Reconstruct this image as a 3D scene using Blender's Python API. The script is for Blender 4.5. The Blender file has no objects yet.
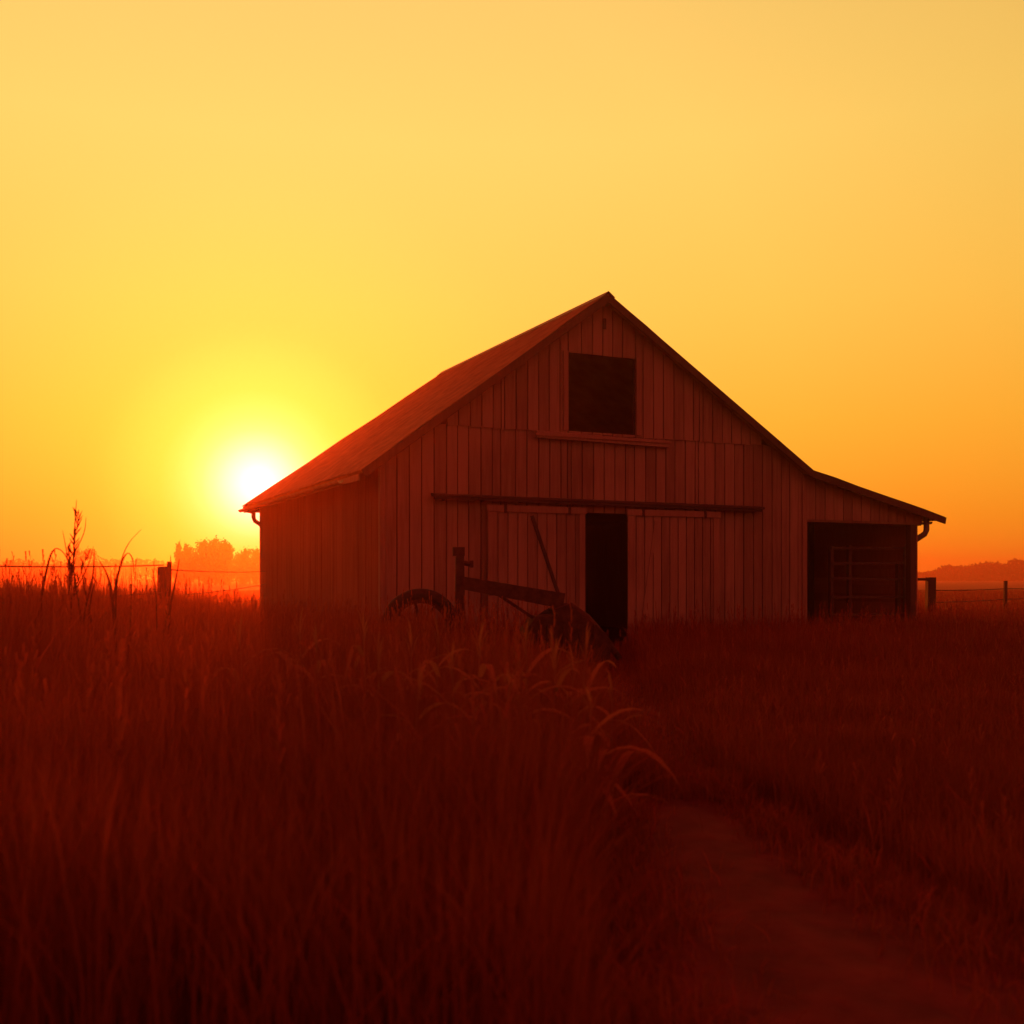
import bpy, math, random
import numpy as np
from mathutils import Vector, Matrix

random.seed(7)
RNG = np.random.default_rng(11)
SC = bpy.context.scene
COL = SC.collection
R = math.radians

# ------------------------------------------------------------------ helpers
class MB:
    """collects faces and links them as ONE mesh object"""
    def __init__(self):
        self.v, self.f = [], []
    def poly(self, pts):
        n = len(self.v)
        self.v += [tuple(p) for p in pts]
        self.f.append(list(range(n, n + len(pts))))
    def hexa(self, c):
        n = len(self.v)
        self.v += [tuple(p) for p in c]
        for q in ((0, 3, 2, 1), (4, 5, 6, 7), (0, 1, 5, 4), (1, 2, 6, 5), (2, 3, 7, 6), (3, 0, 4, 7)):
            self.f.append([n + i for i in q])
    def box(self, x0, x1, y0, y1, z0, z1):
        self.hexa([(x0, y0, z0), (x1, y0, z0), (x1, y1, z0), (x0, y1, z0),
                   (x0, y0, z1), (x1, y0, z1), (x1, y1, z1), (x0, y1, z1)])
    def prism_y(self, pts, y0, y1):
        """pts: list of (x,z), extruded from y0 to y1"""
        n, k = len(self.v), len(pts)
        self.v += [(x, y0, z) for x, z in pts] + [(x, y1, z) for x, z in pts]
        self.f.append([n + i for i in range(k)])
        self.f.append([n + k + i for i in reversed(range(k))])
        for i in range(k):
            j = (i + 1) % k
            self.f.append([n + i, n + k + i, n + k + j, n + j])
    def bar(self, a, b, w, h, up=(0, 0, 1), w2=None, h2=None):
        a, b = Vector(a), Vector(b)
        d = (b - a).normalized()
        u = Vector(up)
        if abs(d.dot(u)) > .95:
            u = Vector((0, 1, 0))
        s = d.cross(u).normalized()
        t = s.cross(d).normalized()
        w2, h2 = w2 or w, h2 or h
        self.hexa([a - s*w/2 - t*h/2, a + s*w/2 - t*h/2, a + s*w/2 + t*h/2, a - s*w/2 + t*h/2,
                   b - s*w2/2 - t*h2/2, b + s*w2/2 - t*h2/2, b + s*w2/2 + t*h2/2, b - s*w2/2 + t*h2/2])
    def tube(self, pts, rad, n=8, caps=True):
        pts = [Vector(p) for p in pts]
        rr = rad if isinstance(rad, (list, tuple)) else [rad] * len(pts)
        base = len(self.v)
        prev = None
        for i, p in enumerate(pts):
            d = (pts[min(i + 1, len(pts) - 1)] - pts[max(i - 1, 0)]).normalized()
            if prev is None:
                u = Vector((0, 0, 1)) if abs(d.z) < .9 else Vector((0, 1, 0))
            else:
                u = prev
            s = d.cross(u).normalized()
            u = s.cross(d).normalized()
            prev = u
            for k in range(n):
                a = 2 * math.pi * k / n
                self.v.append(tuple(p + (s * math.cos(a) + u * math.sin(a)) * rr[i]))
        for i in range(len(pts) - 1):
            for k in range(n):
                a, b = base + i*n + k, base + i*n + (k + 1) % n
                self.f.append([a, b, b + n, a + n])
        if caps:
            self.f.append([base + k for k in reversed(range(n))])
            self.f.append([base + (len(pts) - 1)*n + k for k in range(n)])
    def lathe_y(self, prof, cx, cy, cz, n=28, closed=True):
        """prof (radius, y) revolved about the y axis through (cx,cy,cz)"""
        base, k = len(self.v), len(prof)
        for i in range(n):
            a = 2 * math.pi * i / n
            for r, y in prof:
                self.v.append((cx + r*math.cos(a), cy + y, cz + r*math.sin(a)))
        for i in range(n):
            for j in range(k if closed else k - 1):
                a, b = base + i*k + j, base + i*k + (j + 1) % k
                c, d = base + ((i + 1) % n)*k + (j + 1) % k, base + ((i + 1) % n)*k + j
                self.f.append([a, b, c, d])
    def ribbon(self, pts, widths, side):
        """a flat blade along pts"""
        side = Vector(side).normalized()
        n = len(self.v)
        for p, w in zip(pts, widths):
            p = Vector(p)
            self.v += [tuple(p - side*w/2), tuple(p + side*w/2)]
        for i in range(len(pts) - 1):
            a = n + 2*i
            self.f.append([a, a + 1, a + 3, a + 2])
    def build(self, name, mat, parent=None, smooth=False):
        me = bpy.data.meshes.new(name)
        me.from_pydata(self.v, [], self.f)
        me.update()
        if smooth:
            me.polygons.foreach_set('use_smooth', [True] * len(me.polygons))
        me.materials.append(mat)
        o = bpy.data.objects.new(name, me)
        COL.objects.link(o)
        if parent:
            o.parent = parent
        return o

def tag(o, label=None, cat=None, group=None, kind=None):
    for k, v in (('label', label), ('category', cat), ('group', group), ('kind', kind)):
        if v:
            o[k] = v
    return o

def empty(name, loc=(0, 0, 0), rz=0, **kw):
    o = bpy.data.objects.new(name, None)
    o.location = loc
    o.rotation_euler = (0, 0, rz)
    o.empty_display_size = .3
    COL.objects.link(o)
    return tag(o, **kw)

def copy_tree(o, parent=None):
    c = o.copy()
    COL.objects.link(c)
    c.parent = parent
    for ch in list(o.children):
        copy_tree(ch, c)
    return c

def fast_mesh(name, verts, quads, tris, mat, tone=None):
    me = bpy.data.meshes.new(name)
    nv, nq, nt = len(verts), len(quads), len(tris)
    me.vertices.add(nv)
    me.vertices.foreach_set('co', verts.astype(np.float32).ravel())
    me.loops.add(nq*4 + nt*3)
    me.polygons.add(nq + nt)
    me.loops.foreach_set('vertex_index', np.concatenate([quads.ravel(), tris.ravel()]).astype(np.int32))
    starts = np.concatenate([np.arange(nq)*4, nq*4 + np.arange(nt)*3]).astype(np.int32)
    me.polygons.foreach_set('loop_start', starts)
    if tone is not None:
        at = me.attributes.new('tone', 'FLOAT', 'POINT')
        at.data.foreach_set('value', tone.astype(np.float32))
    me.update(calc_edges=True)
    me.validate()
    me.materials.append(mat)
    o = bpy.data.objects.new(name, me)
    COL.objects.link(o)
    return o

# ------------------------------------------------------------------ materials
def new_mat(name):
    m = bpy.data.materials.new(name)
    m.use_nodes = True
    nt = m.node_tree
    b = nt.nodes['Principled BSDF']
    return m, nt, b

def N(nt, t, **kw):
    n = nt.nodes.new(t)
    for k, v in kw.items():
        setattr(n, k, v)
    return n

def ramp(nt, stops):
    r = N(nt, 'ShaderNodeValToRGB')
    e = r.color_ramp.elements
    while len(e) < len(stops):
        e.new(.5)
    for el, (p, c) in zip(e, stops):
        el.position = p
        el.color = (*c, 1)
    return r

def wood(name, dark, light, scale=(9, 9, .7), rough=.85, island=.5):
    m, nt, b = new_mat(name)
    L = nt.links.new
    tc = N(nt, 'ShaderNodeTexCoord')
    mp = N(nt, 'ShaderNodeMapping')
    mp.inputs['Scale'].default_value = scale
    L(tc.outputs['Object'], mp.inputs[0])
    geo = N(nt, 'ShaderNodeNewGeometry')
    off = N(nt, 'ShaderNodeVectorMath', operation='SCALE')
    off.inputs[0].default_value = (31, 17, 53)
    L(geo.outputs['Random Per Island'], off.inputs['Scale'])
    ad = N(nt, 'ShaderNodeVectorMath', operation='ADD')
    L(mp.outputs[0], ad.inputs[0]); L(off.outputs[0], ad.inputs[1])
    no = N(nt, 'ShaderNodeTexNoise')
    no.inputs['Scale'].default_value = 1.6
    no.inputs['Detail'].default_value = 7
    no.inputs['Roughness'].default_value = .65
    L(ad.outputs[0], no.inputs['Vector'])
    mix = N(nt, 'ShaderNodeMath', operation='MULTIPLY_ADD')
    L(geo.outputs['Random Per Island'], mix.inputs[0])
    mix.inputs[1].default_value = island
    L(no.outputs['Fac'], mix.inputs[2])
    big = N(nt, 'ShaderNodeTexNoise')
    big.inputs['Scale'].default_value = .55
    big.inputs['Detail'].default_value = 4
    L(tc.outputs['Object'], big.inputs['Vector'])
    mx2 = N(nt, 'ShaderNodeMath', operation='MULTIPLY_ADD')
    L(big.outputs['Fac'], mx2.inputs[0]); mx2.inputs[1].default_value = .9; mx2.inputs[2].default_value = -.45
    sm = N(nt, 'ShaderNodeMath', operation='ADD')
    L(mix.outputs[0], sm.inputs[0]); L(mx2.outputs[0], sm.inputs[1])
    sub = N(nt, 'ShaderNodeMath', operation='SUBTRACT')
    L(sm.outputs[0], sub.inputs[0]); sub.inputs[1].default_value = island / 2
    rp = ramp(nt, [(.25, dark), (.75, light)])
    L(sub.outputs[0], rp.inputs[0])
    L(rp.outputs[0], b.inputs['Base Color'])
    b.inputs['Roughness'].default_value = rough
    b.inputs['Specular IOR Level'].default_value = .2
    bp = N(nt, 'ShaderNodeBump')
    bp.inputs['Strength'].default_value = .35
    bp.inputs['Distance'].default_value = .01
    L(no.outputs['Fac'], bp.inputs['Height']); L(bp.outputs[0], b.inputs['Normal'])
    return m

def noisy(name, dark, light, scale=6, rough=.8, metallic=0, bump=.3, dist=.01, stretch=(1, 1, 1), spec=.3):
    m, nt, b = new_mat(name)
    L = nt.links.new
    tc = N(nt, 'ShaderNodeTexCoord')
    mp = N(nt, 'ShaderNodeMapping')
    mp.inputs['Scale'].default_value = stretch
    L(tc.outputs['Object'], mp.inputs[0])
    no = N(nt, 'ShaderNodeTexNoise')
    no.inputs['Scale'].default_value = scale
    no.inputs['Detail'].default_value = 8
    no.inputs['Roughness'].default_value = .62
    L(mp.outputs[0], no.inputs['Vector'])
    rp = ramp(nt, [(.32, dark), (.68, light)])
    L(no.outputs['Fac'], rp.inputs[0]); L(rp.outputs[0], b.inputs['Base Color'])
    b.inputs['Roughness'].default_value = rough
    b.inputs['Metallic'].default_value = metallic
    b.inputs['Specular IOR Level'].default_value = spec
    bp = N(nt, 'ShaderNodeBump')
    bp.inputs['Strength'].default_value = bump
    bp.inputs['Distance'].default_value = dist
    L(no.outputs['Fac'], bp.inputs['Height']); L(bp.outputs[0], b.inputs['Normal'])
    return m

def leafy(name, dark, light, trans=.35, rough=.8):
    """thin blades: diffuse + translucent, tone from a per-blade attribute"""
    m = bpy.data.materials.new(name)
    m.use_nodes = True
    nt = m.node_tree
    nt.nodes.clear()
    L = nt.links.new
    out = N(nt, 'ShaderNodeOutputMaterial')
    at = N(nt, 'ShaderNodeAttribute', attribute_name='tone')
    rp = ramp(nt, [(0, dark), (1, light)])
    L(at.outputs['Fac'], rp.inputs[0])
    d = N(nt, 'ShaderNodeBsdfDiffuse')
    t = N(nt, 'ShaderNodeBsdfTranslucent')
    L(rp.outputs[0], d.inputs[0]); L(rp.outputs[0], t.inputs[0])
    mx = N(nt, 'ShaderNodeMixShader')
    mx.inputs[0].default_value = trans
    L(d.outputs[0], mx.inputs[1]); L(t.outputs[0], mx.inputs[2]); L(mx.outputs[0], out.inputs[0])
    return m

M = {
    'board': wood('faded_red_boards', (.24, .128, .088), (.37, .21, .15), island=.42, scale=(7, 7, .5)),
    'side': wood('side_boards', (.23, .052, .032), (.31, .078, .048), island=.2),  # deeper red and more even than the front boards
    'trim': wood('pale_trim', (.24, .122, .086), (.36, .195, .14)),
    'beamwood': wood('dark_beam', (.06, .03, .022), (.11, .055, .04)),
    'oldpost': wood('grey_post', (.05, .03, .022), (.10, .06, .045), island=.2),
    'rail': wood('rail_wood', (.10, .05, .038), (.17, .09, .065), scale=(1, 9, 9), island=.3),
    'roof': noisy('rusted_sheet_roof', (.18, .072, .024), (.34, .155, .05), scale=2.4, rough=.65, metallic=.1, bump=.2, stretch=(1, 1, 1)),
    'iron': noisy('rusty_iron', (.05, .02, .014), (.12, .05, .03), scale=9, rough=.75, metallic=.3),
    'rubber': noisy('old_rubber', (.02, .016, .015), (.045, .035, .03), scale=14, rough=.9),
    'tin': noisy('galvanised', (.14, .10, .09), (.25, .19, .16), scale=5, rough=.5, metallic=.5),
    'soil': noisy('soil_and_thatch', (.12, .034, .02), (.2, .065, .036), scale=1.3, rough=.95, bump=.6, dist=.06, spec=.1),  # red and lightened to lift the shade between the blades
    'track': noisy('sandy_track', (.08, .014, .016), (.15, .026, .027), scale=3.4, rough=.95, bump=.7, dist=.04, spec=.1),  # deep maroon base, much redder than sand
    'hill': noisy('far_hill', (.05, .03, .018), (.09, .05, .03), scale=.03, rough=1, bump=0, spec=0),
    'bark': noisy('bark', (.04, .025, .018), (.08, .05, .035), scale=3, rough=.95, stretch=(4, 4, .6)),
    'wire': noisy('rusty_wire', (.06, .035, .025), (.12, .07, .05), scale=20, rough=.7, metallic=.4),
    'grass': leafy('dry_grass', (.20, .048, .02), (.34, .095, .038), trans=.25),  # albedo raised and pushed red to carry the deep red shadow tone
    'weed': leafy('dry_weed', (.06, .024, .014), (.14, .06, .03), trans=.25),
    'straw': leafy('straw_leaf', (.21, .072, .028), (.40, .16, .065), trans=.4),
    'inner': wood('inner_boards', (.34, .11, .07), (.48, .17, .11)),  # wood lightened to brighten the shadow inside the openings
    'leaves': leafy('tree_leaves', (.03, .025, .012), (.07, .055, .025), trans=.25),
}

# ------------------------------------------------------------------ camera
F = 1073.0
cam = bpy.data.cameras.new('camera')
cam.lens = F / 1024 * 36
cam.sensor_width = 36
cam.shift_y = 66 / 1024
cam.dof.use_dof = True
cam.dof.focus_distance = 26
cam.dof.aperture_fstop = 1.8
cam.clip_start = .05
cam.clip_end = 6000
camo = bpy.data.objects.new('camera', cam)
camo.location = (0, 0, 1.6)
camo.rotation_euler = (R(90), 0, 0)
COL.objects.link(camo)
SC.camera = camo

# ------------------------------------------------------------------ sun, sky, air
SUN = Vector((-.2367, 1, .0866)).normalized()
EL = math.asin(SUN.z)
sun = bpy.data.lights.new('sun', 'SUN')
sun.energy = 4.0
sun.angle = R(.5)
sun.color = (1.0, .10, .005)
suno = bpy.data.objects.new('sun', sun)
suno.rotation_euler = (-SUN).to_track_quat('-Z', 'Y').to_euler()
suno.location = SUN * 60
COL.objects.link(suno)

w = bpy.data.worlds.new('World')
SC.world = w
w.use_nodes = True
nt = w.node_tree
nt.nodes.clear()
L = nt.links.new
out = N(nt, 'ShaderNodeOutputWorld')
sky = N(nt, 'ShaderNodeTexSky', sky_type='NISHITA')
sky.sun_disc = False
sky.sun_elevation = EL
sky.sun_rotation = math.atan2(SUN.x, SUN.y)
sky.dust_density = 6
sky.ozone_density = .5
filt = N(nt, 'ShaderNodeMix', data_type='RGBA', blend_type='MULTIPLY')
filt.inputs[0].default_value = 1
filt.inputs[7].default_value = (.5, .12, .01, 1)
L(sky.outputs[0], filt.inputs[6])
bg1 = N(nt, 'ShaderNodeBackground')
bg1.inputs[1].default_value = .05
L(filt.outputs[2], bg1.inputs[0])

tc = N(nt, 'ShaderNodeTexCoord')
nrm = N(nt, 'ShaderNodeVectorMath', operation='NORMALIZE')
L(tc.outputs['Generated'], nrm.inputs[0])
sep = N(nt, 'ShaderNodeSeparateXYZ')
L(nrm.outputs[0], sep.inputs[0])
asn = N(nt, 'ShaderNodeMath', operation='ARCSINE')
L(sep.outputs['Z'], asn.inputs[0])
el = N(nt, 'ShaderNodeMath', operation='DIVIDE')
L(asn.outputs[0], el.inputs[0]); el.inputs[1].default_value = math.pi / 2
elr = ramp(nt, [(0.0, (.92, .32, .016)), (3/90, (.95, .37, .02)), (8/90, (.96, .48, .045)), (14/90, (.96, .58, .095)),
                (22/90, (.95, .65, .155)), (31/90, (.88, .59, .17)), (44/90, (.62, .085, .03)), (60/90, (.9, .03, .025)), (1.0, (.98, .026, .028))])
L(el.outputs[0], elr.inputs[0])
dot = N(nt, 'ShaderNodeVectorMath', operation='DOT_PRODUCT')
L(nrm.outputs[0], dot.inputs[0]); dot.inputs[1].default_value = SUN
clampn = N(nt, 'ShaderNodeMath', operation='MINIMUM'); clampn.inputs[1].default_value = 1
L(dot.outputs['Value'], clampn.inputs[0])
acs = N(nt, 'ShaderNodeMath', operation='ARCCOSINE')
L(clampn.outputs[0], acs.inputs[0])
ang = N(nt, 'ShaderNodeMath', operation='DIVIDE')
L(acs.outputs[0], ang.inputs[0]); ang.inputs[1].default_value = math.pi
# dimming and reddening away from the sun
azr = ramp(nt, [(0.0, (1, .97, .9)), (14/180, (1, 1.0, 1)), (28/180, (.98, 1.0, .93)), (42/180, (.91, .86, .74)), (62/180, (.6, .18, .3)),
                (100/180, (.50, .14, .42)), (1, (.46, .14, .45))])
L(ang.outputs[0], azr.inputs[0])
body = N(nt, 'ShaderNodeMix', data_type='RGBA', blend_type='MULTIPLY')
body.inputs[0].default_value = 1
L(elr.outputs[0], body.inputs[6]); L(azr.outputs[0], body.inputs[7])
# glow round the sun
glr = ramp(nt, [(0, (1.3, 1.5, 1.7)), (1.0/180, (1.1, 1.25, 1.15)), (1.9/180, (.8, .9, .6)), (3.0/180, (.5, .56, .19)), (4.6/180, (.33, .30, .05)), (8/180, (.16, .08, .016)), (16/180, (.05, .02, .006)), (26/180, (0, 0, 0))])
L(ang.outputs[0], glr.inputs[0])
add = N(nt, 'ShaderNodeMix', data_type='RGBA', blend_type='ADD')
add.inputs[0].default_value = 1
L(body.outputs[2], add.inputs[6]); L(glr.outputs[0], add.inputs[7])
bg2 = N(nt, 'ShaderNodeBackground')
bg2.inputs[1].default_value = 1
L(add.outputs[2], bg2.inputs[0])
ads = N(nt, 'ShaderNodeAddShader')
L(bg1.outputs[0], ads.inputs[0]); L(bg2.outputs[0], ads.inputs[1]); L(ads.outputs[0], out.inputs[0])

FAR = 900.0
hz = bpy.data.materials.new('evening_haze')
hz.use_nodes = True
hn = hz.node_tree
hn.nodes.clear()
ho = N(hn, 'ShaderNodeOutputMaterial')
pv = N(hn, 'ShaderNodeVolumePrincipled')
pv.inputs['Color'].default_value = (1, .36, .25, 1)
pv.inputs['Density'].default_value = .0015
pv.inputs['Anisotropy'].default_value = .85
hn.links.new(pv.outputs[0], ho.inputs['Volume'])
try:
    hz.cycles.homogeneous_volume = True
except Exception:
    pass
b = MB()
b.box(-FAR - 10, FAR + 10, -60, FAR + 10, -1.0, 17)
tag(b.build('haze', hz), 'thin orange evening haze lying over the fields', 'haze', kind='stuff')

# ------------------------------------------------------------------ ground
def sstep(a, b, x):
    t = np.clip((x - a) / (b - a), 0, 1)
    return t * t * (3 - 2 * t)

def ground_z(x, y):
    x, y = np.asarray(x, float), np.asarray(y, float)
    return .42 * sstep(2.2, 4.6, -x) * sstep(3, 8, y) * (1 - sstep(14, 24, y))

gx = np.unique(np.concatenate([np.linspace(-FAR, -40, 14), np.linspace(-40, -12, 12), np.linspace(-12, 6, 73), np.linspace(6, 40, 14), np.linspace(40, FAR, 14)]))
gy = np.unique(np.concatenate([np.linspace(-50, 0, 6), np.linspace(0, 26, 105), np.linspace(26, 60, 16), np.linspace(60, FAR, 16)]))
X, Y = np.meshgrid(gx, gy)
Z = ground_z(X, Y)
v = np.stack([X.ravel(), Y.ravel(), Z.ravel()], 1)
nx, ny = len(gx), len(gy)
ii, jj = np.meshgrid(np.arange(nx - 1), np.arange(ny - 1))
a = (jj * nx + ii).ravel()
q = np.stack([a, a + 1, a + nx + 1, a + nx], 1)
tag(fast_mesh('ground', v, q, np.zeros((0, 3), int), M['soil']), 'flat field of bare soil and dry thatch', 'ground', kind='structure')

# worn track from the camera to the barn doors
def path_c(y):
    return np.interp(y, [-6, 4, 8, 15, 24], [1.5, 1.3, 1.14, 1.35, 2.0])
def path_w(y):
    return np.interp(y, [-6, 4, 8, 15, 24], [2.0, 1.75, .8, .8, 1.1])
b = MB()
ys = np.linspace(-6, 23, 60)
rows = []
for y in ys:
    c, wd = path_c(y), path_w(y)
    e1, e2 = .1*math.sin(y*2.1) + .06*math.sin(y*5.3), .1*math.sin(y*1.7 + 1) + .05*math.sin(y*6.1)
    rows.append([(c + (k/6 - .5)*wd + (e1 if k == 0 else e2 if k == 6 else 0), y, .006 + .018*(math.cos((k/6 - .5)*4*math.pi)*.5 + .5) * (0 < k < 6)) for k in range(7)])
for i in range(len(rows) - 1):
    for k in range(6):
        b.poly([rows[i][k], rows[i][k+1], rows[i+1][k+1], rows[i+1][k]])
tag(b.build('path', M['track'], smooth=True), 'bare sandy track leading through the grass', 'path', kind='structure')

# low far hill on the right horizon
hv, hq = [], []
for i in range(41):
    x = 180 + i * 16
    for k, (yy, zz) in enumerate(((640, -.5), (690, 1)) ):
        t = min(1, max(0, (x - 180) / 160))
        hv.append((x, yy, -.4 if k == 0 else 3.5 * t * t * (3 - 2*t) + .8*math.sin(x*.03)*t))
for i in range(40):
    hq.append([2*i, 2*i + 2, 2*i + 3, 2*i + 1])
b = MB(); b.v, b.f = hv, hq
for i in range(40):
    x0, x1 = hv[2*i + 1], hv[2*i + 3]
    b.poly([x0, x1, (x1[0], 800, -.4), (x0[0], 800, -.4)])
tag(b.build('hill', M['hill']), 'low far rise of land on the horizon', 'hill', kind='structure')

# ------------------------------------------------------------------ barn
TH = math.atan2(.42, .9075)
BO = Vector((-2.706, 22.0, 0))
W, LEN = 10.92, 11.8
RX, RZ = 5.19, 7.93
barn = empty('barn', BO, TH, label='weathered wooden barn with open loft door, sliding doors and lean-to', cat='barn')

def to_world(x, y, z=0):
    return BO + Matrix.Rotation(TH, 3, 'Z') @ Vector((x, y, z))

EX, EZ = -.45, 3.80      # left eave
KX, KZ = 10.95, 4.25     # roof kink where the lean-to starts
TX, TZ = 15.36, 3.20     # lean-to eave
def roof_z(x):
    if x <= RX: return EZ + (RZ - EZ) * (x - EX) / (RX - EX)
    if x <= KX: return RZ + (KZ - RZ) * (x - RX) / (KX - RX)
    return KZ + (TZ - KZ) * (x - KX) / (TX - KX)
YF, YE, YR = -.32, 12.38, 9.95
RT = .09                 # roof thickness

SEAM = 4.84
HOLES = [(4.32, 6.05, 4.86, 6.60), (2.7, 7.8, 0, 3.06)]

def board_wall(mb, x0, x1, zlo, zhi, step, yf, thick=.028, gap=.026, rnd=None):
    """vertical boards on the plane y=yf facing -y; zlo/zhi are functions of x"""
    rnd = rnd or random
    br = [x0]
    while br[-1] < x1 - step * .6:
        br.append(br[-1] + step * rnd.uniform(.93, 1.07))
    br[-1] = x1
    for h in HOLES:
        for e in h[:2]:
            if x0 < e < x1:
                br = [q for q in br if abs(q - e) > .07] + [e]
    br.sort()
    for a, c in zip(br[:-1], br[1:]):
        m = (a + c) / 2
        segs = [(zlo(a), zlo(c), zhi(a), zhi(c))]
        for h in HOLES:
            if h[0] < m < h[1]:
                ns = []
                for s in segs:
                    if s[2] <= h[2] + 1e-3 and s[3] <= h[2] + 1e-3 or s[0] >= h[3] - 1e-3:
                        ns.append(s); continue
                    if s[0] < h[2] - .02: ns.append((s[0], s[1], h[2], h[2]))
                    if max(s[2], s[3]) > h[3] + .02: ns.append((h[3], h[3], s[2], s[3]))
                segs = ns
        y = yf - rnd.uniform(0, .014)
        ta, tb = rnd.uniform(-.003, .003), rnd.uniform(-.003, .003)
        for s in segs:
            mb.hexa([(a + gap/2 + ta, y - thick, s[0]), (c - gap/2 + tb, y - thick, s[1]), (c - gap/2 + tb, y, s[1]), (a + gap/2 + ta, y, s[0]),
                     (a + gap/2 - ta, y - thick, s[2]), (c - gap/2 - tb, y - thick, s[3]), (c - gap/2 - tb, y, s[3]), (a + gap/2 - ta, y, s[2])])
    return br

under = lambda x: roof_z(x) - RT - .015
# front gable: lower and upper courses of boards, sheathing coloured dark to draw the joint shadows
b = MB()
rr = random.Random(3)
br1 = board_wall(b, .09, W, lambda x: .0 + rr.uniform(0, .06), lambda x: min(SEAM, under(x)), .272, 0, rnd=rr)
br2 = board_wall(b, 1.45, 9.62, lambda x: SEAM - .03 + rr.uniform(-.015, .015), lambda x: max(SEAM - .02, under(x)), .272, -.034, rnd=rr)
fw = b.build('front_wall', M['board'], barn)
b = MB()  # sheathing behind the boards, with the openings left free
def sheath(x0, x1, z0, z1=None):
    n = max(1, int((x1 - x0) / .5))
    for i in range(n):
        p, q = x0 + (x1 - x0)*i/n, x0 + (x1 - x0)*(i + 1)/n
        zp, zq = (under(p), under(q)) if z1 is None else (z1, z1)
        b.hexa([(p, .012, z0), (q, .012, z0), (q, .05, z0), (p, .05, z0), (p, .012, zp), (q, .012, zq), (q, .05, zq), (p, .05, zp)])
sheath(.05, 2.7, 0); sheath(7.8, W, 0); sheath(2.7, 4.32, 3.06); sheath(6.05, 7.8, 3.06); sheath(4.32, RX, 6.6); sheath(RX, 6.05, 6.6); sheath(4.32, 6.05, 3.06, 4.86)
b.build('sheathing', M['beamwood'], barn)

# corner boards
for x0, x1, zt in ((-.03, .085, under(0) - .05), (10.86, 10.99, under(10.9) - .02)):
    b = MB(); b.box(x0, x1, -.085, .02, 0, zt); b.build('corner_board', M['trim'], barn)

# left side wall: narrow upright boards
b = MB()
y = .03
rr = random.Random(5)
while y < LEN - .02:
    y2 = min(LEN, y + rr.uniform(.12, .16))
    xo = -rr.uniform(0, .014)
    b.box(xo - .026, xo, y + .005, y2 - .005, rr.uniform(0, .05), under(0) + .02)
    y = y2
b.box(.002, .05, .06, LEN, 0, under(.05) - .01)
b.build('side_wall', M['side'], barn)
b = MB()   # right side, inside the lean-to, and the back
b.box(W - .06, W - .02, .06, LEN, 0, under(W) - .02)
b.build('side_wall', M['inner'], barn)
b = MB()
b.box(.06, W - .07, LEN - .06, LEN, 0, 3.68)
b.box(EX + .06, KX - .03, LEN + .002, YE - .04, 3.62, 3.645)
b.build('back_wall', M['inner'], barn)

# roof: two corrugated slopes, the back end of the ridge set in
def slope(mb, xa, za, xb, zb, ya0, ya1, yb0, yb1, n=150, amp=.012, thick=RT):
    """corrugated sheet from the line a (upper) to the line b (lower)"""
    nrm = Vector((-(zb - za), 0, (xb - xa))).normalized()
    if nrm.z < 0: nrm = -nrm
    rows = 7
    base = len(mb.v)
    for j in range(rows):
        t = j / (rows - 1)
        for i in range(n + 1):
            s = i / n
            yy = (ya0*(1 - t) + yb0*t)*(1 - s) + (ya1*(1 - t) + yb1*t)*s
            h = amp * math.cos(i * math.pi) + .008*math.sin(yy*1.3 + j*1.9)
            if 0 < j < rows - 1: h += .006 * (j % 2)
            mb.v.append((xa + (xb - xa)*t + nrm.x*h, yy, za + (zb - za)*t + nrm.z*h))
    for j in range(rows - 1):
        for i in range(n):
            p = base + j*(n + 1) + i
            mb.f.append([p, p + 1, p + n + 2, p + n + 1])
    # underside boarding
    d = nrm * -thick
    A0, A1, B0, B1 = (Vector((xa, ya0, za)), Vector((xa, ya1, za)), Vector((xb, yb0, zb)), Vector((xb, yb1, zb)))
    dn = nrm * -.02
    e = .02
    mb.hexa([p + d for p in (A0, B0, B1, A1)] + [p + dn for p in (A0, B0, B1, A1)])
b = MB()
slope(b, RX, RZ, EX, EZ, YF, YR, YF, YE)
b.build('roof', M['roof'], barn)
b = MB()
slope(b, RX, RZ, KX, KZ, YF, YR, YF, YE)
b.build('roof', M['roof'], barn)
b = MB()   # steep back end between the two slopes
b.poly([(RX, YR, RZ - .05), (EX + .02, YE - .02, EZ - .05), (KX, YE - .02, KZ - .05)])
b.poly([(EX + .02, YE - .02, EZ - .05), (EX + .02, YE - .02, EZ - .15), (KX, YE - .02, KZ - .15), (KX, YE - .02, KZ - .05)])
b.build('back_gable', M['beamwood'], barn)
b = MB()
b.prism_y([(RX - .16, RZ - .10), (RX, RZ + .035), (RX + .16, RZ - .085), (RX + .16, RZ - .065), (RX, RZ + .055), (RX - .16, RZ - .08)], YF - .03, YR + .01)
b.build('ridge_cap', M['roof'], barn)
for (xa, za, xb, zb) in ((RX, RZ, EX, EZ), (RX, RZ, KX, KZ), (KX, KZ, TX, TZ)):
    b = MB()
    b.bar((xa, YF - .016, za - .10), (xb, YF - .016, zb - .10), .03, .17, up=(0, 0, 1))
    b.build('rake_board', M['beamwood'], barn)
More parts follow.
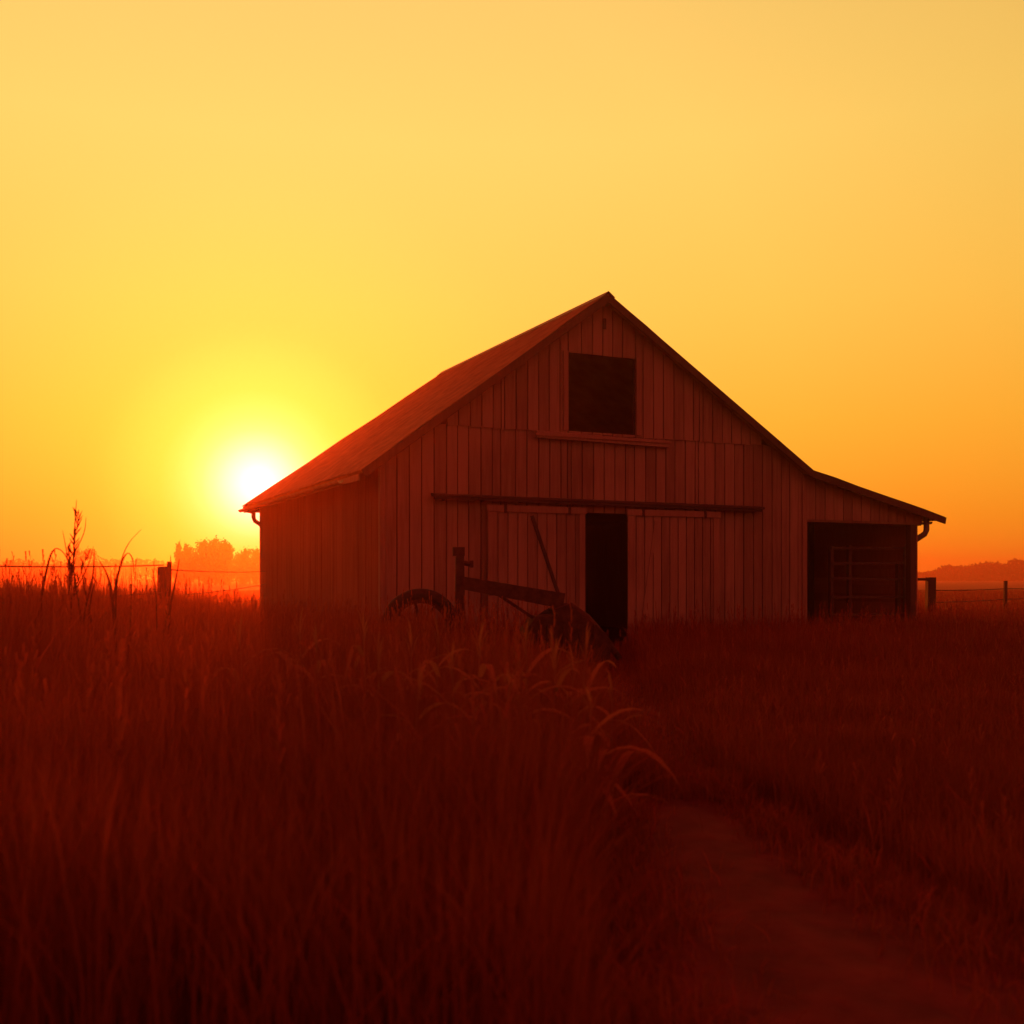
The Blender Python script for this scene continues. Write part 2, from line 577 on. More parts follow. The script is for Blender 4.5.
# rafter tails / soffit and gutter on the left eave
b = MB()
b.box(EX + .03, EX + .06, .1, YE - .1, EZ - .2, EZ - .075)
b.build('fascia', M['trim'], barn)
b = MB()
gp = [(EX - .05 + .075*math.cos(a), EZ - .11 + .075*math.sin(a)) for a in np.linspace(math.pi, 2*math.pi, 9)]
gq = [(EX - .05 + .068*math.cos(a), EZ - .108 + .068*math.sin(a)) for a in np.linspace(2*math.pi, math.pi, 9)]
b.prism_y(gp + gq, 1.2, YE - .02)
b.build('gutter', M['tin'], barn, smooth=False)
b = MB()
b.tube([(-.21, LEN + .02, EZ - .1), (-.21, LEN + .02, EZ - .36), (-.17, LEN + .03, EZ - .46), (-.0, LEN + .08, EZ - .56), (.1, LEN + .1, EZ - .7), (.1, LEN + .1, .1)], .065, 10)
b.tube([(EX - .03, LEN + .02, EZ - .15), (-.21, LEN + .02, EZ - .2)], .055, 10)
b.build('downspout', M['tin'], barn, smooth=True)

# loft opening: frame, sill, hay hood plate
b = MB()
x0, x1, z0, z1 = HOLES[0]
for xx in (x0 - .13, x1 + .012):
    b = MB(); b.box(xx, xx + .118, -.112, -.082, z0 + .0, z1 + .02); b.build('jamb', M['trim'], barn)
b = MB()
b.hexa([(3.5, -.17, 4.66), (6.9, -.17, 4.61), (6.9, -.075, 4.61), (3.5, -.075, 4.66), (3.5, -.17, 4.80), (6.9, -.17, 4.76), (6.9, -.075, 4.78), (3.5, -.075, 4.82)])
b.box(3.46, 6.94, -.20, -.172, 4.70, 4.74)
b.build('loft_sill', M['trim'], barn)
b = MB()
b.box(RX - .02, RX + .06, -.14, -.126, 7.18, 7.42)
b.build('hoist_plate', M['iron'], barn)

# hay loft floor and posts inside
b = MB()
b.box(.1, W - .1, .1, LEN - .1, 3.35, 3.45)
for yy in (3.5, 7.5):
    for xx in (2.6, 8.2):
        b.box(xx - .1, xx + .1, yy - .1, yy + .1, 0, 3.34)
b.build('loft_floor', M['inner'], barn)

# sliding door track
b = MB()
b.hexa([(1.08, -.27, 3.31), (9.55, -.27, 3.25), (9.55, -.09, 3.25), (1.08, -.09, 3.31), (1.08, -.27, 3.345), (9.55, -.27, 3.30), (9.55, -.07, 3.33), (1.08, -.07, 3.375)])
b.hexa([(1.1, -.24, 3.245), (9.5, -.24, 3.19), (9.5, -.215, 3.19), (1.1, -.215, 3.245), (1.1, -.24, 3.306), (9.5, -.24, 3.246), (9.5, -.215, 3.246), (1.1, -.215, 3.306)])
for i in range(10):
    xx = 1.3 + i*.9
    b.box(xx, xx + .05, -.214, -.07, 3.22, 3.245)
b.build('door_track', M['beamwood'], barn)

def sliding_door(x0, x1, flip):
    rr = random.Random(int(x0*10))
    mb = MB()
    n = round((x1 - x0) / .235)
    for i in range(n):
        p, q = x0 + (x1 - x0)*i/n, x0 + (x1 - x0)*(i + 1)/n
        yy = -.13 - rr.uniform(0, .008)
        mb.box(p + .014, q - .014, yy - .024, yy, .16 + rr.uniform(-.03, .03), 3.04)
    mb.box(x0 + .02, x1 - .02, -.128, -.112, .22, 3.02)
    d = mb.build('sliding_door', M['board'], barn)
    mb = MB(); mb.box(x0 - .03, x1 + .03, -.20, -.164, 3.02, 3.16)
    mb.build('top_rail', M['trim'], d)
    for xs in (x0, x1 - .15):
        mb = MB(); mb.box(xs, xs + .15, -.186, -.164, .16, 3.015); mb.build('stile', M['trim'], d)
    mb = MB()
    if flip: mb.bar((x0 + .2 + .55, -.172, 2.9), (x0 + .42, -.172, .75), .075, .02, up=(0, 1, 0))
    else: mb.bar((3.38, -.172, 2.95), (4.10, -.172, 1.05), .075, .02, up=(0, 1, 0))
    mb.build('brace', M['oldpost'] if not flip else M['board'], d)
    for xs in (x0 + .4, x1 - .4):
        mb = MB(); mb.box(xs - .03, xs + .03, -.214, -.2, 3.0, 3.28)
        mb.lathe_y([(0, -.02), (.06, -.02), (.06, .005), (0, .005)], xs, -.222, 3.27, n=12, closed=False)
        mb.build('hanger', M['iron'], d)
sliding_door(2.34, 4.69, False)
sliding_door(5.79, 8.28, True)

# lean-to: front boards above the opening, roof, posts, outer wall
b = MB()
HOLES_SAVE, HOLES = HOLES, []
rr = random.Random(9)
board_wall(b, 11.0, 14.86, lambda x: 3.05, under, .3, -.0, rnd=rr)
b.hexa([(10.98, .005, 3.0), (14.86, .005, 3.0), (14.86, .04, 3.0), (10.98, .04, 3.0), (10.98, .005, under(10.98)), (14.86, .005, under(14.86)), (14.86, .04, under(14.86)), (10.98, .04, under(10.98))])
b.build('lean_to_wall', M['board'], barn)
b = MB(); b.box(10.98, 14.9, .045, .19, 2.98, 3.14); b.build('beam', M['beamwood'], barn)
b = MB()
slope(b, KX - .03, KZ + .0, TX, TZ, YF, YE - .3, YF, YE - .3, n=150)
b.build('lean_to_roof', M['roof'], barn)
for yy in (0.04, 4.0, 8.0, 11.6):
    b = MB(); b.box(14.52, 14.70, yy, yy + .17, 0, under(14.7) - .02); b.build('post', M['beamwood'], barn)
b = MB()
for i in range(14):
    b.box(14.72, 14.75, .03, LEN, .05 + i*.225, .05 + i*.225 + .212)
b.box(14.755, 14.77, .05, LEN - .02, .05, 3.24)
b.build('lean_to_side', M['inner'], barn)
b = MB()
for i in range(14):
    b.box(W, 14.72, 5.0, 5.03, .03 + i*.225, .03 + i*.225 + .21)
b.prism_y([(W, 0), (14.51, 0), (14.51, under(14.51) - .01), (W, under(W) - .01)], 5.04, 5.06)
b.build('partition', M['inner'], barn)
b = MB()
b.tube([(14.97, -.06, 3.22), (14.97, -.06, 2.86), (14.93, -.04, 2.76), (14.76, .12, 2.6), (14.66, .28, 2.45), (14.62, .3, 2.2), (14.62, .3, .1)], .075, 10)
b.build('downspout', M['tin'], barn, smooth=True)
b = MB()
gp = [(TX - .02 + .07*math.cos(a), TZ - .1 + .07*math.sin(a)) for a in np.linspace(math.pi, 2*math.pi, 9)]
gq = [(TX - .02 + .062*math.cos(a), TZ - .098 + .062*math.sin(a)) for a in np.linspace(2*math.pi, math.pi, 9)]
b.prism_y(gp + gq, .15, LEN)
b.build('gutter', M['tin'], barn)
HOLES = HOLES_SAVE

# pen gate in the mouth of the lean-to
pen = empty('pen_gate', to_world(13.2, .42), TH, label='old pen gate of wooden rails inside the lean-to opening', cat='gate')
for xx, zt in ((-1.02, 2.42), (-.42, 2.44), (1.25, 2.0)):
    b = MB(); b.box(xx - .045, xx + .045, -.05, .05, 0, zt); b.build('post', M['beamwood'], pen)
for za, zb in ((2.36, 2.40), (1.97, 2.0), (1.6, 1.56), (1.12, 1.1), (.65, .66)):
    b = MB()
    b.hexa([(-1.06, -.085, za - .03), (1.5, -.085, zb - .03), (1.5, -.052, zb - .03), (-1.06, -.052, za - .03),
            (-1.06, -.085, za + .03), (1.5, -.085, zb + .03), (1.5, -.052, zb + .03), (-1.06, -.052, za + .03)])
    b.build('rail', M['beamwood'], pen)

# ------------------------------------------------------------------ old implement before the doors
im = empty('farm_implement', (-.9, 18.5, 0), .12, label='old rusty farm implement with tall mast and sloping beam in the grass', cat='farm implement')
def wheel(x, y, z, r):
    b = MB()
    b.lathe_y([(r - .17, -.10), (r - .03, -.12), (r, -.08), (r + .012, 0), (r, .08), (r - .03, .12), (r - .17, .10), (r - .19, 0)], x, y, z, 40)
    t = b.build('wheel', M['rubber'], im, smooth=True)
    b = MB()
    b.lathe_y([(r - .24, -.07), (r - .175, -.085), (r - .165, 0), (r - .175, .085), (r - .24, .07)], x, y, z, 36)
    for k in range(8):
        a = k * math.pi / 4 + .2
        b.bar((x, y, z), (x + (r - .21)*math.cos(a), y, z + (r - .21)*math.sin(a)), .05, .03, up=(0, 1, 0))
    b.lathe_y([(0, -.13), (.09, -.13), (.09, .13), (0, .13)], x, y, z, 14, closed=False)
    b.build('rim', M['iron'], t)
wheel(-.68, -.1, .74, .67)
wheel(1.9, 1.2, .55, .5)
b = MB(); b.tube([(-.69, -.1, .69), (-.69, .75, .69)], .05); b.tube([(-.69, .4, .69), (1.5, .4, .6)], .06); b.tube([(1.9, .3, .56), (1.9, 1.2, .55)], .05); b.build('axle', M['iron'], im)
b = MB()
b.bar((.0, 0, .35), (.0, 0, 1.98), .2, .17, w2=.14, h2=.14, up=(0, 1, 0))
b.build('mast', M['iron'], im)
mast = [o for o in im.children if o.name.startswith('mast')][0]
b = MB(); b.box(-.12, .08, -.09, .09, 1.98, 2.13); b.tube([(.06, 0, 1.86), (.2, -.02, 1.84)], .045); b.box(.17, .23, -.06, .05, 1.78, 1.9); b.build('mast_head', M['iron'], mast)
b = MB(); b.bar((.02, -.02, 1.52), (1.80, -.05, 1.20), .17, .22, h2=.27); b.box(.5, .9, -.12, .08, 1.30, 1.36)
b.build('beam', M['iron'], im)
b = MB(); b.bar((.62, -.04, 1.34), (1.28, -.05, .9), .06, .05); b.build('strut', M['iron'], im)
b = MB()
b.prism_y([(1.0, .2), (2.55, .15), (2.6, .5), (2.42, .72), (2.08, .95), (1.86, 1.16), (1.6, 1.06), (1.66, .96), (1.28, .94), (1.1, .7)], -.35, .45)
for k in range(5):
    b.box(1.2 + k*.27, 1.25 + k*.27, -.41, -.352, .25, .8)
b.build('housing', M['iron'], im)
b = MB(); b.tube([(1.9, .0, 1.1), (2.2, -.1, .9), (2.5, -.2, .55), (2.75, -.3, .2)], [.09, .08, .07, .05]); b.build('drawbar', M['iron'], im, smooth=True)
b = MB(); b.tube([(.0, 0, .62), (1.1, 0, .5)], .07); b.build('frame', M['iron'], im)

# ------------------------------------------------------------------ fences
def wire_pts(a, c, sag=.05, n=12):
    a, c = Vector(a), Vector(c)
    return [a.lerp(c, i/n) - Vector((0, 0, sag*4*(i/n)*(1 - i/n))) for i in range(n + 1)]

fl = empty('wire_fence', (-4.87, 15, 0), label='wire fence with leaning split post in tall grass left of barn', cat='fence')
o0 = Vector((-4.87, 15, 0))
posts = [(-5.75, 7.0), (-4.87, 15), (-7.92, 36), (-10.5, 55)]
for i, (px, py) in enumerate(posts):
    g = float(ground_z(px, py))
    b = MB()
    if i == 1:
        b.bar((0, 0, 0), (-.02, 0, 1.76), .10, .10, up=(0, 1, 0)); b.bar((.05, -.03, 0), (.09, -.03, 1.83), .05, .06, up=(0, 1, 0))
    else:
        b.bar((px - o0.x, py - o0.y, 0), (px - o0.x + .03, py - o0.y, 1.9), .13, .12, up=(0, 1, 0))
    b.build('post', M['oldpost'], fl)
for dz in (0, -.38, -.76):
    b = MB()
    for (p, q, za, zb) in ((posts[0], posts[1], 1.76, 1.78), (posts[1], posts[2], 1.72, 1.86), (posts[2], posts[3], 1.86, 1.8)):
        b.tube(wire_pts((p[0] - o0.x, p[1] - o0.y, za + dz), (q[0] - o0.x, q[1] - o0.y, zb + dz)), .009, 5)
    b.build('wire', M['wire'], fl, smooth=True)

fr = empty('wire_fence', (12.85, 33, 0), label='low wire fence with dark wooden posts right of the lean-to', cat='fence')
o0 = Vector((12.85, 33, 0))
posts = [(12.85, 33, 1.62, .24), (17.45, 38, 1.5, .1), (23.0, 44, 1.5, .12), (29, 50, 1.5, .12)]
for px, py, zt, wd in posts:
    b = MB(); b.bar((px - o0.x, py - o0.y, 0), (px - o0.x + .03, py - o0.y, zt), wd, wd, up=(0, 1, 0)); b.build('post', M['oldpost'], fr)
b = MB(); b.bar((-1.0, -.2, 1.56), (-.05, 0, 1.56), .09, .08); b.build('rail', M['oldpost'], fr)
for zz in (1.22, .85):
    b = MB()
    for p, q in zip(posts[:-1], posts[1:]):
        b.tube(wire_pts((p[0] - o0.x, p[1] - o0.y, zz), (q[0] - o0.x, q[1] - o0.y, zz), .02), .014, 5)
    b.build('wire', M['wire'], fr, smooth=True)

# ------------------------------------------------------------------ trees
def make_tree(name, h, wid, kind, seed, label, group):
    rnd = np.random.default_rng(seed)
    r = empty(name, label=label, cat='tree', group=group)
    b = MB()
    top = h * .8
    b.tube([(0, 0, -.2), (.05*h/10, 0, h*.25), (0, .1, h*.5), (.1, 0, top)], [h*.024, h*.018, h*.012, h*.004], 7)
    for k in range(9):
        z = h*(.2 + .07*k); a = k*2.4
        ln = wid*.42*(1 - .06*k)
        up = .9 if kind == 'poplar' else .5
        b.tube([(0, 0, z), (ln*.5*math.cos(a), ln*.5*math.sin(a), z + ln*up*.6), (ln*math.cos(a), ln*math.sin(a), z + ln*up)], [h*.008, h*.005, h*.002], 5)
    b.build('trunk', M['bark'], r, smooth=True)
    n = 2600
    cl = 34
    zc = rnd.uniform(.12, 1, cl)
    if kind == 'poplar': prof = np.sin(np.clip(zc*1.05, 0, 1)*math.pi)**.6
    else: prof = np.sqrt(np.clip(1 - ((zc - .55)/.52)**2, 0.02, 1))
    ac = rnd.uniform(0, 2*math.pi, cl)
    rc = wid/2*prof*np.sqrt(rnd.uniform(.1, 1, cl))
    cen = np.stack([rc*np.cos(ac), rc*np.sin(ac), zc*h*.96], 1)
    idx = rnd.integers(0, cl, n)
    pos = cen[idx] + rnd.normal(0, 1, (n, 3))*np.array([wid*.065, wid*.065, h*.055])
    pos[:, 2] = np.clip(pos[:, 2], h*.03, h*1.12)
    u = rnd.normal(0, 1, (n, 3)); u /= np.linalg.norm(u, axis=1)[:, None]
    w_ = np.cross(u, rnd.normal(0, 1, (n, 3))); w_ /= np.linalg.norm(w_, axis=1)[:, None]
    s = rnd.uniform(.16, .42, n)[:, None]*h/10
    vv = np.stack([pos - u*s, pos + w_*s*.55, pos + u*s, pos - w_*s*.55], 1).reshape(-1, 3)
    qq = np.arange(n*4).reshape(-1, 4)
    o = fast_mesh('crown', vv, qq, np.zeros((0, 3), int), M['leaves'], np.repeat(np.clip(rnd.normal(.5, .25, cl)[idx], 0, 1), 4))
    o.parent = r
    return r

G1 = 'hazy trees on the horizon below the sun'
protos = [make_tree('broadleaf_tree', 10, 8.5, 'round', 1, 'hazy rounded tree in the far row below the sun', G1),
          make_tree('broadleaf_tree', 10, 6.5, 'round', 2, 'hazy rounded tree in the far row below the sun', G1),
          make_tree('poplar_tree', 10, 3.4, 'poplar', 3, 'hazy slender tree in the far row below the sun', G1)]
used = [False]*3
def put_tree(k, u, D, vtop, zr, label=None, group=None):
    h = 1.6 + (578 - vtop)/F*D
    o = protos[k] if not used[k] else copy_tree(protos[k])
    used[k] = True
    o.location = ((u - 512)/F*D, D, 0)
    o.scale = (h/10, h/10, h/10)
    o.rotation_euler = (0, 0, zr)
    if label: o['label'] = label
    if group: o['group'] = group
    return o
row = [(2, 179, 235, 545, .2), (1, 190, 240, 548, 1.1), (0, 199, 242, 546, 2.2), (0, 210, 238, 541, .5), (1, 221, 243, 544, 3.0), (2, 229, 236, 546, 4.0),
       (1, 240, 260, 552, 1.7), (0, 250, 262, 550, 2.7), (2, 205, 246, 543, .9), (2, 215, 247, 542, 1.9), (2, 186, 249, 546, 2.9), (2, 225, 251, 543, 3.9), (2, 245, 255, 551, 4.4), (2, 257, 258, 551, 5.0), (1, 268, 262, 551, .4)]
for k, u, D, vt, zr in row:
    put_tree(k, u, D, vt, zr)
lone = put_tree(0, 83, 330, 550, 1.2, 'lone rounded hazy tree behind the tall seed stalk on the left')
del lone['group']

def tree_mass(name, label, xs, D, hts, seed, dens):
    """a far wood that reads as one mass"""
    rnd = np.random.default_rng(seed)
    n = dens
    x = rnd.uniform(xs[0], xs[-1], n)
    h = np.interp(x, xs, hts) * (1 + .13*np.sin(x*.31) + .10*np.sin(x*.83 + 1) + .07*np.sin(x*2.1))
    z = h * rnd.uniform(0, 1, n)**.8
    pos = np.stack([x, D + rnd.uniform(-6, 12, n), z], 1)
    u = rnd.normal(0, 1, (n, 3)); u /= np.linalg.norm(u, axis=1)[:, None]
    w_ = np.cross(u, rnd.normal(0, 1, (n, 3))); w_ /= np.linalg.norm(w_, axis=1)[:, None]
    s = rnd.uniform(.5, 1.3, n)[:, None] * D / 500
    vv = np.stack([pos - u*s, pos + w_*s*.6, pos + u*s, pos - w_*s*.6], 1).reshape(-1, 3)
    o = fast_mesh(name, vv, np.arange(n*4).reshape(-1, 4), np.zeros((0, 3), int), M['leaves'], np.repeat(rnd.uniform(0, 1, n), 4))
    return tag(o, label, 'trees', kind='stuff')
tree_mass('treeline', 'far hazy line of trees along the left horizon', [-330, -250, -215, -190, -165, -140, -120], 520, [8, 9.5, 8, 10, 8.5, 7, 5], 21, 9000)
tree_mass('treeline', 'far dark line of trees along the right horizon', [205, 222, 235, 250, 262, 280, 310, 340], 560, [3, 5, 8, 8, 9.5, 9, 10, 10], 22, 14000)

# ------------------------------------------------------------------ grass
def in_barn(x, y):
    dx, dy = x - BO.x, y - BO.y
    lx = dx*math.cos(TH) + dy*math.sin(TH)
    ly = -dx*math.sin(TH) + dy*math.cos(TH)
    return (lx > -.05) & (lx < 14.8) & (ly > -.08) & (ly < LEN + .05)

def grass_height(x, y):
    pc, pw = path_c(y), path_w(y)
    d = (x - pc) / (pw/2)                       # -1..1 on the track
    left = 1.1 + .08*sstep(3, 5, -x)*(1 - sstep(11, 15, y)) - .26*sstep(12, 20, y)*sstep(2.6, 4.5, -x) - .12*sstep(-5.5, -3, x)*sstep(8, 14, y)
    right = .42 + .42*sstep(12, 20, y)
    h = np.where(x < pc, left, right)
    edge = np.clip((np.abs(d) - 1) / .35, 0, 1)
    h = h + .10*np.exp(-((x + 1.4)/1.1)**2 - ((y - 17.2)/1.6)**2)      # growth round the wheel
    low = np.exp(-((x - 1.1)/.95)**4 - ((y - 14.8)/4.2)**4)        # trampled patch in front of the implement
    h = h * (1 - .66*low)
    return np.where((np.abs(d) < 1.2) & (y < 7.6), h*np.clip(.88*edge, 0, 1), h*(.42 + .58*edge))

def scatter(n, ymin, ymax, margin=1.3):
    y = np.sqrt(RNG.uniform(ymin**2, ymax**2, n))
    x = RNG.uniform(-1, 1, n) * (.477*y*margin + .8)
    return x, y

VV, QQ, TT, TN = [], [], [], []
vcount = [0]
def blades(x, y, h, wid, curl, tone):
    n = len(x)
    keep = (h > .05) & ~in_barn(x, y)
    x, y, h, wid, tone = x[keep], y[keep], h[keep], wid[keep], tone[keep]
    n = len(x)
    z = ground_z(x, y)
    a = RNG.uniform(0, 2*np.pi, n)
    lean = np.abs(RNG.normal(0, 1, n)) * curl * h
    lx, ly = np.cos(a)*lean, np.sin(a)*lean
    fa = RNG.uniform(0, 2*np.pi, n)
    sx, sy = np.cos(fa), np.sin(fa)
    lv = []
    for t, wf in ((0, .8), (.4, 1), (.75, .75), (1, 0)):
        b2 = t**2.2
        px, py = x + lx*b2, y + ly*b2
        pz = z + h*(t - .28*b2*np.minimum(1.6, lean/np.maximum(h, .01)))
        if wf:
            lv.append(np.stack([px - sx*wid*wf/2, py - sy*wid*wf/2, pz], 1))
            lv.append(np.stack([px + sx*wid*wf/2, py + sy*wid*wf/2, pz], 1))
        else:
            lv.append(np.stack([px, py, pz], 1))
    v = np.stack(lv, 1)                          # n,7,3
    b0 = vcount[0] + np.arange(n)[:, None]*7
    VV.append(v.reshape(-1, 3))
    QQ.append((b0 + np.array([0, 1, 3, 2])))
    QQ.append((b0 + np.array([2, 3, 5, 4])))
    TT.append((b0 + np.array([4, 5, 6])))
    TN.append(np.repeat(tone, 7))
    vcount[0] += n*7
    return x, y, z, h

def clumpy(x, y):
    return .5 + .25*np.sin(x*2.3 + 1.3*np.sin(y*1.7)) + .25*np.sin(y*2.9 + 1.1*np.sin(x*1.9 + 2))

def seeds(x, y, z, h):
    """feathery seed heads on thin stems"""
    n = len(x)
    for k in range(9):
        t = .72 + .035*k
        ang = RNG.uniform(0, 2*np.pi, n)
        r = (.045 - .004*k) * RNG.uniform(.6, 1.3, n)
        p0 = np.stack([x, y, z + h*t], 1)
        p1 = p0 + np.stack([np.cos(ang)*r, np.sin(ang)*r, .06 + 0*r], 1)
        s = np.stack([-np.sin(ang), np.cos(ang), 0*ang], 1)*.008
        v = np.stack([p0 - s*.4, p0 + s*.4, p1 + s, p1 - s], 1)
        b0 = vcount[0] + np.arange(n)[:, None]*4
        VV.append(v.reshape(-1, 3)); QQ.append(b0 + np.array([0, 1, 2, 3]))
        TN.append(np.repeat(RNG.uniform(.5, 1, n), 4))
        vcount[0] += n*4

for (n, y0, y1, wd) in ((90000, 3.0, 9, .0055), (85000, 8.5, 18, .010), (80000, 17, 36, .015), (60000, 34, 120, .04)):
    x, y = scatter(n, y0, y1)
    h = grass_height(x, y) * RNG.uniform(.6, 1.08, n) * (.82 + .26*clumpy(x, y))
    if y0 > 30: h *= .55
    tone = np.clip(.25 + .4*clumpy(x*.6, y*.6) + RNG.normal(0, .2, n), 0, 1)
    blades(x, y, h, wd*RNG.uniform(.6, 1.5, n), .32, tone)
# thin upright blades standing above the rest on the left
x, y = scatter(26000, 8, 19)
k = x < -1.2; x, y = x[k], y[k]
blades(x, y, grass_height(x, y)*RNG.uniform(.95, 1.28, len(x))*(.86 + .2*clumpy(x*1.7, y*1.7)), RNG.uniform(.006, .013, len(x)), .16, RNG.uniform(.1, .8, len(x)))
# stubble and stray tufts on the track
y = RNG.uniform(3, 8.5, 5000); x = path_c(y) + path_w(y)*.5*RNG.choice([-1, 1], 5000)*(1 - np.abs(RNG.normal(0, .28, 5000)))
blades(x, y, RNG.uniform(.06, .26, 5000)*(.4 + .8*clumpy(x*2, y*2)), RNG.uniform(.004, .01, 5000), .6, RNG.uniform(.2, 1, 5000))
# broad curling blades in the near left growth
x, y = scatter(4200, 5.2, 14)
h = grass_height(x, y) * RNG.uniform(.7, 1.15, len(x)); h[(x > path_c(y)) & (RNG.uniform(0, 1, len(x)) < .75)] = 0
blades(x, y, h, RNG.uniform(.010, .024, len(x)), .6, np.clip(RNG.normal(.6, .2, len(x)), 0, 1))
# stems with seed heads
x, y = scatter(5000, 4.5, 34)
k = (RNG.uniform(0, 1, len(x)) < np.where(x < path_c(y), .9, .4)); x, y = x[k], y[k]
h = grass_height(x, y) * RNG.uniform(.95, 1.28, len(x))
k = h > .4; x, y, h = x[k], y[k], h[k]
seeds(*blades(x, y, h, np.full(len(x), .006), .03, np.full(len(x), .5)))
V = np.concatenate(VV); Q = np.concatenate(QQ); T = np.concatenate(TT); TNE = np.concatenate(TN)
tag(fast_mesh('grass', V, Q, T, M['grass'], TNE), 'tall dry grass filling the field before the barn', 'grass', kind='stuff')

# ------------------------------------------------------------------ single tall weeds against the sky
def weed(name, x, y, label, cat, strokes, seedy=None, group=None, rz=0):
    """strokes: list of (points relative to the base, start width)"""
    g = float(ground_z(x, y))
    b = MB()
    for pts, w0 in strokes:
        pts = [Vector(p) for p in pts]
        # smooth the stroke
        for _ in range(2):
            q = [pts[0]]
            for p0, p1 in zip(pts[:-1], pts[1:]):
                q += [p0.lerp(p1, .25), p0.lerp(p1, .75)]
            pts = q + [pts[-1]]
        n = len(pts)
        ws = [w0*(1 - .85*i/(n - 1)) for i in range(n)]
        b.tube(pts, [max(.0015, w_*.35) for w_ in ws], 5)
        b.ribbon(pts, ws, (1, .35, .0))
    if seedy:
        rnd = random.Random(4)
        for (p0, p1, cnt, ln) in seedy:
            p0, p1 = Vector(p0), Vector(p1)
            for i in range(cnt):
                p = p0.lerp(p1, i/cnt)
                a = rnd.uniform(0, 6.28)
                e = p + Vector((math.cos(a)*ln*.45, math.sin(a)*ln*.45, ln*rnd.uniform(.5, 1)))
                b.ribbon([p, p.lerp(e, .5), e], [.006, .014, .003], (1, .4, .1))
    m = b.build(name, M['weed'])
    m.location = (x, y, g - .02)
    m.rotation_euler = (0, 0, rz)
    at = m.data.attributes.new('tone', 'FLOAT', 'POINT')
    at.data.foreach_set('value', [.3]*len(m.data.vertices))
    return tag(m, label, cat, group)

P = 1073/10.0        # pixels per metre at the weeds' distance
def stroke(x0, y0, uv, wd):
    """profile drawn in metres from the base; a little depth sway keeps it solid"""
    return ([(a, .05*math.sin(i*1.3), c) for i, (a, c) in enumerate(uv)], wd)
weed('tall_seed_stalk', -4.07, 10, 'tallest seed stalk on the left, upright against the orange sky', 'weed',
     [stroke(0, 0, [(.12, 0), (.05, .8), (-.03, 1.3), (0, 1.62), (.03, 1.98)], .026), stroke(0, 0, [(-.1, 0), (-.1, .9), (-.06, 1.25), (.05, 1.55)], .024),
      stroke(0, 0, [(.3, .1), (.12, .9), (.05, 1.3)], .036), stroke(0, 0, [(-.04, 1.2), (-.1, 1.5), (-.13, 1.7)], .016), stroke(0, 0, [(-.05, 1.05), (.1, 1.35), (.16, 1.55)], .018), stroke(0, 0, [(.0, 1.5), (.07, 1.68), (.09, 1.82)], .014)],
     seedy=[((-.06, 0, 1.15), (.03, 0, 1.86), 46, .11), ((.0, 0, 1.05), (-.09, .02, 1.55), 24, .1), ((.02, 0, 1.2), (.12, .02, 1.5), 14, .09)])
weed('arching_weed', -4.38, 10, 'bowed grass blade arching just left of the tall seed stalk', 'weed',
     [stroke(0, 0, [(-.06, 0), (-.05, .9), (.03, 1.3), (.12, 1.5), (.22, 1.46), (.27, 1.3)], .034), stroke(0, 0, [(.2, 0), (.25, .8), (.27, 1.36)], .026)])
weed('leaning_weed', -3.98, 10, 'short forked weed just right of the tall seed stalk', 'weed',
     [stroke(0, 0, [(-.1, 0), (-.02, 1.0), (.07, 1.28), (.1, 1.54)], .036), stroke(0, 0, [(.0, .4), (.03, 1.1), (.1, 1.26)], .024)])
weed('arching_weed', -3.72, 10, 'double weed with one long bowed tip, between seed stalk and post', 'weed',
     [stroke(0, 0, [(.05, 0), (0, 1.0), (.04, 1.4), (.14, 1.64), (.28, 1.78)], .022), stroke(0, 0, [(0, 1.1), (.04, 1.42), (.12, 1.58), (.2, 1.52), (.21, 1.36)], .028),
      stroke(0, 0, [(.12, 0), (-.02, 1.1), (-.05, 1.35), (-.12, 1.5)], .042), stroke(0, 0, [(.15, .6), (.16, 1.2), (.16, 1.46)], .016)])
weed('leaning_weed', -3.56, 11, 'pair of upright stalks just right of the leaning fence post', 'weed',
     [stroke(0, 0, [(.0, 0), (.02, 1.0), (.1, 1.32), (.16, 1.56)], .042), stroke(0, 0, [(-.02, 0), (-.02, .9), (.06, 1.3), (.07, 1.6)], .036), stroke(0, 0, [(-.08, .5), (-.1, 1.2), (-.13, 1.42), (-.09, 1.48), (-.05, 1.4)], .02)])

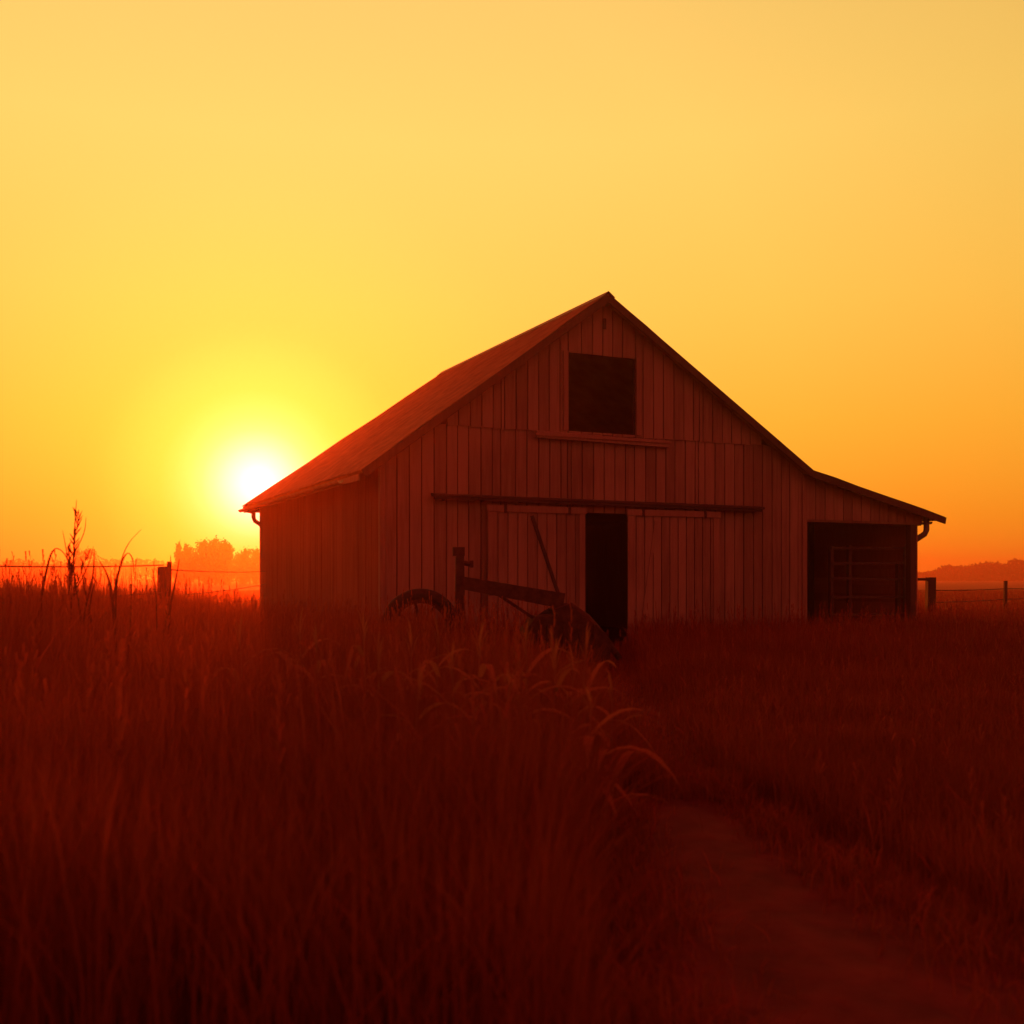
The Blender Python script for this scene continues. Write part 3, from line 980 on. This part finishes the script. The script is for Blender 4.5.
# broad-leaved plants standing at the edge of the track
def leafy_plant(name, x, y, h, nl, seed, label):
    rnd = random.Random(seed)
    r = empty(name, (x, y, float(ground_z(x, y))), rnd.uniform(0, 6), label=label, cat='plant', group='broad leafed plants at the edge of the track')
    b = MB()
    b.tube([(0, 0, 0), (.02, .01, h*.5), (0, 0, h*.92)], [.012, .009, .004], 6)
    for i in range(6):
        a = i*2.2
        p = Vector((0, 0, h*(.82 + .02*i)))
        b.ribbon([p, p + Vector((.03*math.cos(a), .03*math.sin(a), h*.09)), p + Vector((.06*math.cos(a), .06*math.sin(a), h*.13))], [.006, .012, .004], (math.sin(a), -math.cos(a), 0))
    st = b.build('stem', M['straw'], r)
    b = MB()
    for i in range(nl):
        a = i*2.4 + rnd.uniform(-.4, .4)
        z0 = h*(.12 + .68*i/nl)
        ln = h*rnd.uniform(.36, .6)*(1 - .25*i/nl)
        d = Vector((math.cos(a), math.sin(a), 0))
        droop = rnd.uniform(.0, .75)
        pts = [Vector((0, 0, z0)) + d*(ln*t) + Vector((0, 0, ln*(1.15*t - (.75 + droop)*t*t))) for t in (0, .15, .32, .5, .68, .85, 1)]
        wd = rnd.uniform(.034, .062)
        b.ribbon(pts, [wd*f_ for f_ in (.5, .9, 1, .95, .75, .45, .05)], (-math.sin(a), math.cos(a), rnd.uniform(-.3, .3)))
    lv = b.build('leaf', M['straw'], r, smooth=True)
    lv.name = 'leaves'
    for o in (st, lv):
        at = o.data.attributes.new('tone', 'FLOAT', 'POINT')
        at.data.foreach_set('value', [rnd.uniform(.5, 1)]*len(o.data.vertices))
    return r
spots = [(.50, 7.3, 1.24), (.28, 6.9, 1.18), (.60, 6.4, 1.02), (.10, 7.7, 1.24), (-.22, 7.4, 1.25), (-.55, 8.0, 1.28), (-.9, 7.2, 1.2),
         (-1.4, 7.7, 1.25), (-.02, 6.2, 1.06), (-2.0, 7.9, 1.28), (-.55, 6.3, 1.05), (.44, 6.0, .98), (.3, 7.8, 1.2), (-.7, 7.5, 1.25), (-1.15, 8.3, 1.3), (-1.7, 8.6, 1.3), (.05, 6.8, 1.16), (-.38, 6.8, 1.15), (.40, 7.0, 1.1)]
for i, (x, y, h) in enumerate(spots):
    leafy_plant('broad_leaf_plant', x, y, h, 9 + i % 3, 40 + i, 'dry plant with long curling leaves at the edge of the track')

# ------------------------------------------------------------------ render settings
vs = SC.view_settings
vs.view_transform = 'Standard'
vs.look = 'None'
vs.exposure = 0
vs.gamma = 1
vs.use_curve_mapping = False
SC.render.engine = 'CYCLES'
cy = SC.cycles
cy.use_denoising = True
cy.max_bounces = 6
cy.diffuse_bounces = 4
cy.glossy_bounces = 2
cy.transmission_bounces = 4
cy.volume_bounces = 1
cy.sample_clamp_indirect = 4
